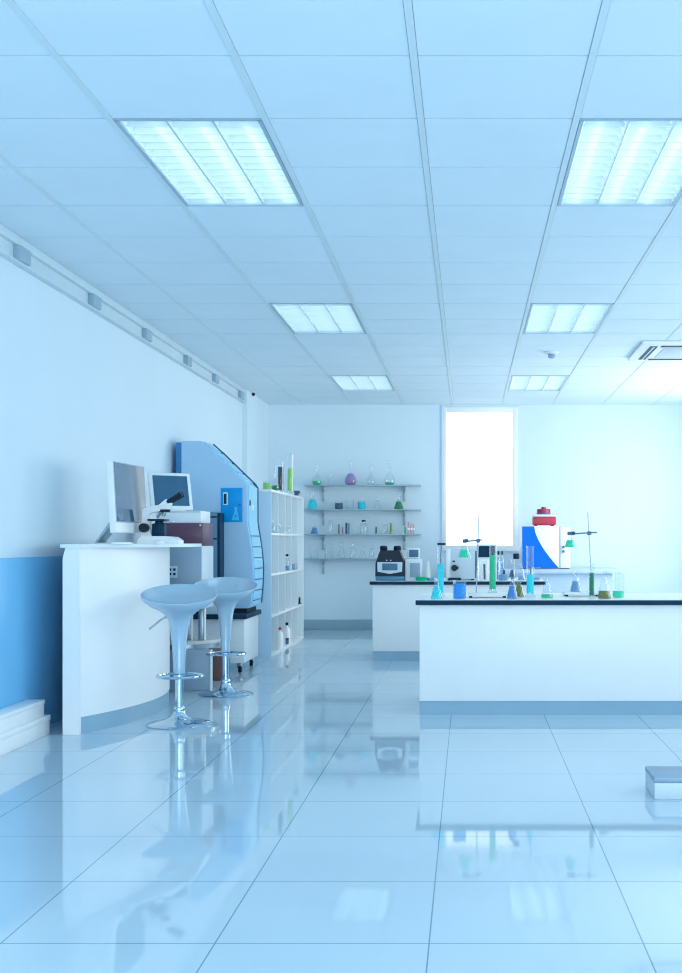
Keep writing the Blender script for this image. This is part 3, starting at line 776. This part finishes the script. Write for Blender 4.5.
t = thing('centrifuge', 'small red and white centrifuge on top of the blue and white instrument', 'centrifuge', on(544, 13.95, TZ + 0.512))
s = F / 13.95
for x in (-0.1, 0.1):
    for y in (-0.09, 0.09): MB().lathe([(0, 0), (0.015, 0), (0.015, 0.014), (0, 0.014)], (x, y, 0), 10).build('foot', BLACKR, t)
MB().box(-11.6 / s, 11.6 / s, -0.13, 0.13, 0.013, 0.112, 0.018).build('body', RED, t)
MB().box(-11.4 / s, 11.4 / s, -0.128, 0.128, 0.110, 0.138, 0.012).build('deck', PLAST, t)
MB().lathe([(0, 0.136), (0.085, 0.136), (0.085, 0.155), (0.075, 0.162), (0, 0.162)], (-0.005, 0, 0), 26).build('ring', SLATE, t)
MB().lathe([(0, 0.160), (0.082, 0.160), (0.082, 0.198), (0.074, 0.205), (0, 0.207)], (-0.005, 0, 0), 26).build('lid', REDD, t)
MB().lathe([(0, 0.205), (0.030, 0.205), (0.030, 0.228), (0, 0.232)], (-0.005, 0, 0), 18).build('lid_knob', REDD, t)

# ------------------------------------------------------------------ wall shelves
shelfY0 = 14.40
names = ['topmost glass wall shelf, carrying long necked flasks', 'second glass wall shelf from the top, carrying beakers',
         'third glass wall shelf from the top, carrying test tubes', 'lowest glass wall shelf, carrying clear glassware']
SHZ = []
for i, py in enumerate((484.7, 509.3, 534.0, 558.5)):
    z = PZ(py, shelfY0); SHZ.append(z)
    t = thing('wall_shelf', names[i], 'shelf', (PX(362, shelfY0), shelfY0, z), 'glass shelves on the rear wall')
    w = PX(420.5, shelfY0) - PX(362, shelfY0)
    MB().box(-w, w, 0, YF - shelfY0, -0.012, 0, 0.001).build('board', SHELFG, t)
    for px in (322, 404):
        x = PX(px, 14.5) - PX(362, shelfY0)
        m = MB().box(x - 0.012, x + 0.012, YF - shelfY0 - 0.02, YF - shelfY0, -0.20, -0.012, 0.002)
        m.prism([(0.04, -0.012), (YF - shelfY0 - 0.01, -0.012), (YF - shelfY0 - 0.01, -0.09)], 'x', x - 0.008, x + 0.008)
        m.build('bracket', BRACK, t)
GW = ['glassware on the topmost wall shelf', 'glassware on the second wall shelf', 'glassware on the third wall shelf', 'glassware on the lowest wall shelf']
def ws(row, kind, px, ytop, half, fill, liq, label, Y=14.48, **k):
    z = SHZ[row]; h = PZ(ytop, Y) - z
    return ware(kind, label, on(px, Y, z), h, half * Y / F, fill, liq, GW[row], seg=16, **k)
ws(0, 'vol', 316.7, 463.5, 4.6, 0.19, 'green', 'long necked flask with green bottom, first on the topmost wall shelf')
ws(0, 'erl', 331.5, 474, 3.4, 0, None, 'clear conical flask between the green and violet flasks')
ws(0, 'vol', 350.6, 460, 6.0, 0.46, 'violet', 'long necked flask full of violet liquid on the topmost wall shelf')
ws(0, 'vol', 371, 463, 4.0, 0, None, 'clear long necked flask right of the violet one')
ws(0, 'vol', 389.6, 460, 5.4, 0.10, 'green', 'tallest long necked flask, thin layer of green, right on the topmost shelf')
ws(1, 'erl', 312.3, 492.5, 5.6, 0.60, 'cyan', 'conical flask of bright cyan liquid at the left end of the second shelf')
ws(1, 'beak', 339, 501.5, 4.0, 0.80, 'slate', 'small beaker of slate coloured liquid on the second shelf')
ws(1, 'beak', 350.2, 500, 3.4, 0, None, 'small clear beaker between slate and cyan beakers')
ws(1, 'beak', 361.7, 500.5, 4.0, 0.86, 'cyan', 'small beaker of cyan liquid in the middle of the second shelf')
ws(1, 'erl', 377.5, 497, 3.6, 0, None, 'clear conical flask right of the cyan beaker')
ws(1, 'erl', 398.8, 496, 5.0, 0.60, 'dgreen', 'conical flask of dark green liquid at the right of the second shelf')
ws(2, 'erl', 314.4, 523, 3.8, 0.60, 'indigo', 'conical flask of indigo liquid at the left end of the third shelf')
ws(2, 'bot', 330.5, 517, 2.6, 0, None, 'clear bottle right of the indigo flask')
ws(2, 'tube', 338.9, 524, 0.7, 0.95, 'olive', 'thin olive tube, first of the row of thin tubes')
ws(2, 'tube', 342.6, 526.5, 0.8, 0.95, 'violet', 'short thin violet tube beside the olive one')
ws(2, 'tube', 346.4, 522.5, 1.1, 0.97, 'dark', 'dark thin tube left of the blue one')
ws(2, 'tube', 349.0, 523, 0.9, 0.97, 'pale', 'blue thin tube right of the dark one')
ws(2, 'bot', 363.7, 520.5, 3.8, 0, None, 'clear bottle with a dark cap in the middle of the third shelf', cap=NAVY)
ws(2, 'tube', 376.2, 526.5, 0.9, 0.95, 'dgreen', 'single teal green tube right of the dark capped bottle')
ws(2, 'tube', 380.5, 521, 0.9, 0, None, 'clear thin tube beside the single teal green tube')
ws(2, 'bot', 385.0, 522, 2.2, 0, None, 'clear narrow bottle left of the yellow green tube')
ws(2, 'tube', 391.0, 522.5, 1.2, 0.95, 'yg', 'yellow green tube on the third shelf')
ws(2, 'tube', 405.2, 526.5, 1.0, 0.95, 'green', 'teal tube in front of the shelf bracket')
for k, px in enumerate((408.6, 411.2, 413.6)):
    o = MB().lathe([(0, 0), (0.011, 0), (0.011, 0.135 - 0.012 * k), (0.006, 0.15 - 0.012 * k), (0, 0.15 - 0.012 * k)], seg=12).build('test_tube', PINK, loc=on(px, 14.48, SHZ[2]))
    tag(o, ('tallest pink tube, next to the teal tube', 'middle one of three pink tubes', 'shortest pink tube, last on the third shelf')[k], 'test tube', GW[2])
    MB().lathe([(0.0125, 0.05), (0.0125, 0.075)], seg=12).build('band', WHITE, o)
ws(3, 'beak', 314, 547, 4.0, 0, None, 'clear beaker at the left end of the lowest shelf')
ws(3, 'beak', 328.5, 545, 3.6, 0, None, 'clear beaker right of the lowest shelf bracket')
ws(3, 'erl', 341, 541, 4.5, 0, None, 'tallest clear conical flask on the lowest shelf')
ws(3, 'bot', 352.5, 544, 2.8, 0, None, 'clear bottle next to the tallest clear conical flask')
ws(3, 'erl', 362.5, 546, 3.4, 0, None, 'smaller clear conical flask in the middle of the lowest shelf')
ws(3, 'bot', 371.5, 545, 2.6, 0, None, 'clear bottle left of the black bench machine')

# ------------------------------------------------------------------ glassware on and in the shelf unit
GS = 'glassware on top of the shelf unit'
def st(kind, px, Y, ytop, half, fill, liq, label, **k):
    return ware(kind, label, on(px, Y, SZ), PZ(ytop, Y) - SZ, half * Y / F, fill, liq, GS, **k)
st('beak', 266.7, 11.30, 481, 3.9, 0.80, 'lime', 'beaker of lime liquid, first on top of the shelf unit')
st('vol', 275.0, 11.62, 466, 3.8, 0.22, 'dgreen', 'long necked flask with dark green bottom beside the lime beaker')
st('cyl', 280.6, 11.88, 459, 2.9, 0.76, 'dark', 'tall cylinder of dark slate liquid on top of the shelf unit')
st('cyl', 290.5, 12.35, 453, 3.1, 0.62, 'lime', 'tall cylinder of lime liquid on top of the shelf unit')
st('beak', 297.0, 12.80, 490, 3.4, 0.85, 'slate', 'squat beaker of grey liquid at the far end of the shelf unit top')
GI = 'small clear glassware in the top cubbyholes'
for k, (y, h, r, kind, lb) in enumerate(((11.50, 0.13, 0.028, 'bot', 'clear bottle in the nearest top cubbyhole'), (11.58, 0.085, 0.03, 'beak', 'clear beaker in the nearest top cubbyhole'), (11.94, 0.10, 0.03, 'erl', 'clear conical flask in the second top cubbyhole'), (12.03, 0.075, 0.028, 'beak', 'clear beaker in the second top cubbyhole'), (12.46, 0.09, 0.026, 'bot', 'clear bottle in the third top cubbyhole'))):
    ware(kind, lb, (SX1 - 0.008 - r, y, 1.198), h, r, 0, None, GI)
ware('bot', 'clear bottle with a black cap on the third shelf of the unit', (SX1 - 0.04, 12.45, 0.802), 0.17, 0.03, 0.3, 'pale', None, cap=BLACK)
for y, lb in ((12.83, 'small grey box nearer than its twin in the shelf unit'), (12.92, 'small grey box farther than its twin in the shelf unit')):
    tag(MB().box(SX1 - 0.066, SX1 - 0.006, y - 0.04, y + 0.04, 0.802, 0.862, 0.004).build('box', GREYB), lb, 'box', 'small grey boxes in the shelf unit')
t = thing('clamp', 'small dark metal clamp in the last cubbyhole near the rear wall', 'clamp', (SX1 - 0.03, 13.30, 0.396))
MB().box(-0.02, 0.02, -0.05, 0.05, 0, 0.012, 0.002).build('base', SLATE, t)
MB().tube([(0, -0.03, 0.01), (0, -0.03, 0.06), (0, 0.0, 0.072), (0, 0.035, 0.06), (0, 0.035, 0.01)], 0.008).build('bow', BLACK, t)
ware('bot', 'white bottle with a red cap in the bottom cubbyhole', (SX1 - 0.05, 12.00, 0.02), 0.20, 0.042, 0, None, None, glass=WHITEG, cap=RED)
ware('bot', 'white bottle with a black cap in the bottom cubbyhole', (SX1 - 0.05, 12.47, 0.02), 0.215, 0.04, 0, None, None, glass=WHITEG, cap=BLACK)
t = thing('tool_stand', 'tiny black stand on the lowest shelf before the black capped bottle', 'stand', (SX1 - 0.032, 12.38, 0.02))
MB().box(-0.02, 0.02, -0.035, 0.035, 0.05, 0.062, 0.002).build('top', BLACK, t)
for yy in (-0.028, 0.028): MB().box(-0.016, 0.016, yy - 0.006, yy + 0.006, 0, 0.052, 0.001).build('leg', SLATE, t)

# ------------------------------------------------------------------ bar stools
def bar_stool(loc, label):
    t = thing('bar_stool', label, 'bar stool', loc, 'silver bar stools')
    prof = [(0.034, 0.315), (0.037, 0.40), (0.044, 0.495), (0.056, 0.60), (0.068, 0.645), (0.088, 0.676), (0.128, 0.708), (0.178, 0.738), (0.212, 0.766), (0.229, 0.790),
            (0.231, 0.797), (0.227, 0.801), (0.218, 0.794), (0.190, 0.768), (0.14, 0.748), (0.07, 0.738), (0, 0.736)]
    def tilt(x, y, r, z):
        if z < 0.6: return 0
        w = (r / 0.231) ** 1.6
        return w * (0.052 * y / r - 0.010 * x / r)
    MB().lathe([(0, 0.315)] + prof, seg=48, tilt=tilt).build('seat', SEAT, t)
    MB().lathe([(0, 0), (0.197, 0), (0.199, 0.006), (0.19, 0.012), (0.14, 0.020), (0.09, 0.030), (0.055, 0.046), (0.040, 0.066), (0.034, 0.085), (0.0, 0.085)], seg=40).build('base', CHROME, t)
    MB().rod((0, 0, 0.08), (0, 0, 0.32), 0.0245, seg=20).build('column', CHROME, t)
    MB().lathe([(0.0, 0.08), (0.034, 0.08), (0.036, 0.1), (0.030, 0.112), (0, 0.112)], seg=20).build('collar', CHROME, t)
    ring = [(0.012 + 0.138 * math.cos(a), -0.035 + 0.125 * math.sin(a), 0.303) for a in [2 * PI * k / 32 for k in range(32)]]
    fr_ = MB().tube(ring, 0.0085, closed=True).build('footrest', CHROME, t)
    m = MB().lathe([(0.0, 0.285), (0.034, 0.285), (0.034, 0.318), (0.0, 0.318)], seg=18); m.rod((0, 0.02, 0.303), (0.005, 0.09, 0.303), 0.009)
    m.build('footrest_clamp', CHROME, fr_)
    MB().tube([(-0.06, -0.02, 0.67), (-0.10, -0.05, 0.645), (-0.165, -0.07, 0.590)], 0.006).build('lever', STEEL, t)
    return t
s1 = bar_stool((PX(179.3, 7.10), 7.10, 0), 'nearer silver bar stool with a visible height lever')
s2 = dup(s1, (PX(225.7, 8.48), 8.48, 0), 'farther silver bar stool in front of the caster cabinet')
for ch in list(s2.children):
    if ch.name.startswith('lever'):
        bpy.data.objects.remove(ch)

# ------------------------------------------------------------------ low boxes by the wall, box at the right
def flat_box(name, label, x0, x1, y0, y1, z0, h, grp=None):
    t = thing(name, label, 'box', ((x0 + x1) / 2, (y0 + y1) / 2, z0), grp)
    w, d = (x1 - x0) / 2, (y1 - y0) / 2
    MB().box(-w, w, -d, d, 0, h * 0.72, 0.004).build('body', WHITE, t)
    MB().box(-w - 0.004, w + 0.004, -d - 0.004, d + 0.004, h * 0.72, h, 0.004).build('lid', WHITEG, t)
flat_box('storage_box', 'white flat box on the floor at the left wall, lower of its stack', XL + 0.016, -2.437, 5.95, 6.76, 0, 0.112, 'white boxes by the left wall')
flat_box('storage_box', 'white flat box lying on the other box at the left wall', XL + 0.016, -2.455, 5.98, 6.72, 0.112, 0.095, 'white boxes by the left wall')
t = thing('storage_box', 'low grey box on the floor at the right picture edge', 'box', (1.01, 5.17, 0))
MB().box(-0.2, 0.2, -0.13, 0.13, 0, 0.075, 0.006).build('body', GREYL, t)
MB().box(-0.202, 0.202, -0.132, 0.132, 0.075, 0.098, 0.006).build('lid', GREYB, t)

# ------------------------------------------------------------------ light
def area(name, loc, rot, sx, sy, power, col, spread=PI):
    l = bpy.data.lights.new(name, 'AREA'); l.shape = 'RECTANGLE'; l.size = sx; l.size_y = sy
    l.energy = power; l.color = col; l.spread = spread
    o = bpy.data.objects.new(name, l); COL.objects.link(o); o.location = loc; o.rotation_euler = rot
    return o
DAYS = [(0.65, 0.84, 0.96), (0.67, 0.85, 0.96), (0.76, 0.91, 0.96), (0.97, 0.98, 0.93)]
for k, (a, b) in enumerate(wins):
    area('window_daylight', (XR + 0.12, (a + b) / 2, (RZ0 + RZ1) / 2), (0, PI / 2, 0), RZ1 - RZ0, b - a, (28, 24, 60, 195)[k], DAYS[k])
area('rear_fill', ((bx0 + bx1) / 2, YB - 0.12, (bz0 + bz1) / 2), (PI / 2, 0, 0), bx1 - bx0, bz1 - bz0, 385, (0.81, 0.92, 0.95))  # added fill lamp in the unseen opening behind the camera

w = bpy.data.worlds.new('sky'); sc.world = w; w.use_nodes = True
bg = w.node_tree.nodes['Background']; bg.inputs['Color'].default_value = (0.86, 0.97, 1.0, 1); bg.inputs['Strength'].default_value = 4.0

# ------------------------------------------------------------------ camera
cd = bpy.data.cameras.new('camera'); cam = bpy.data.objects.new('camera', cd); COL.objects.link(cam)
cam.location = (0, 0, EYE); cam.rotation_euler = (PI / 2, 0, 0)
cd.sensor_fit = 'HORIZONTAL'; cd.sensor_width = 36.0; cd.lens = 36.0 * F / 682.0
cd.shift_x = -(CX - 341.0) / 682.0; cd.shift_y = (CY - 486.5) / 682.0
cd.clip_start = 0.05; cd.clip_end = 100
sc.camera = cam

sc.view_settings.view_transform = 'Standard'; sc.view_settings.look = 'None'
sc.view_settings.gamma = 1.0; sc.view_settings.use_curve_mapping = False
sc.view_settings.exposure = -1.3
sc.cycles.use_denoising = True
sc.cycles.filter_width = 1.15
sc.cycles.max_bounces = 10; sc.cycles.diffuse_bounces = 6; sc.cycles.glossy_bounces = 5; sc.cycles.transparent_max_bounces = 24
sc.cycles.sample_clamp_indirect = 6.0
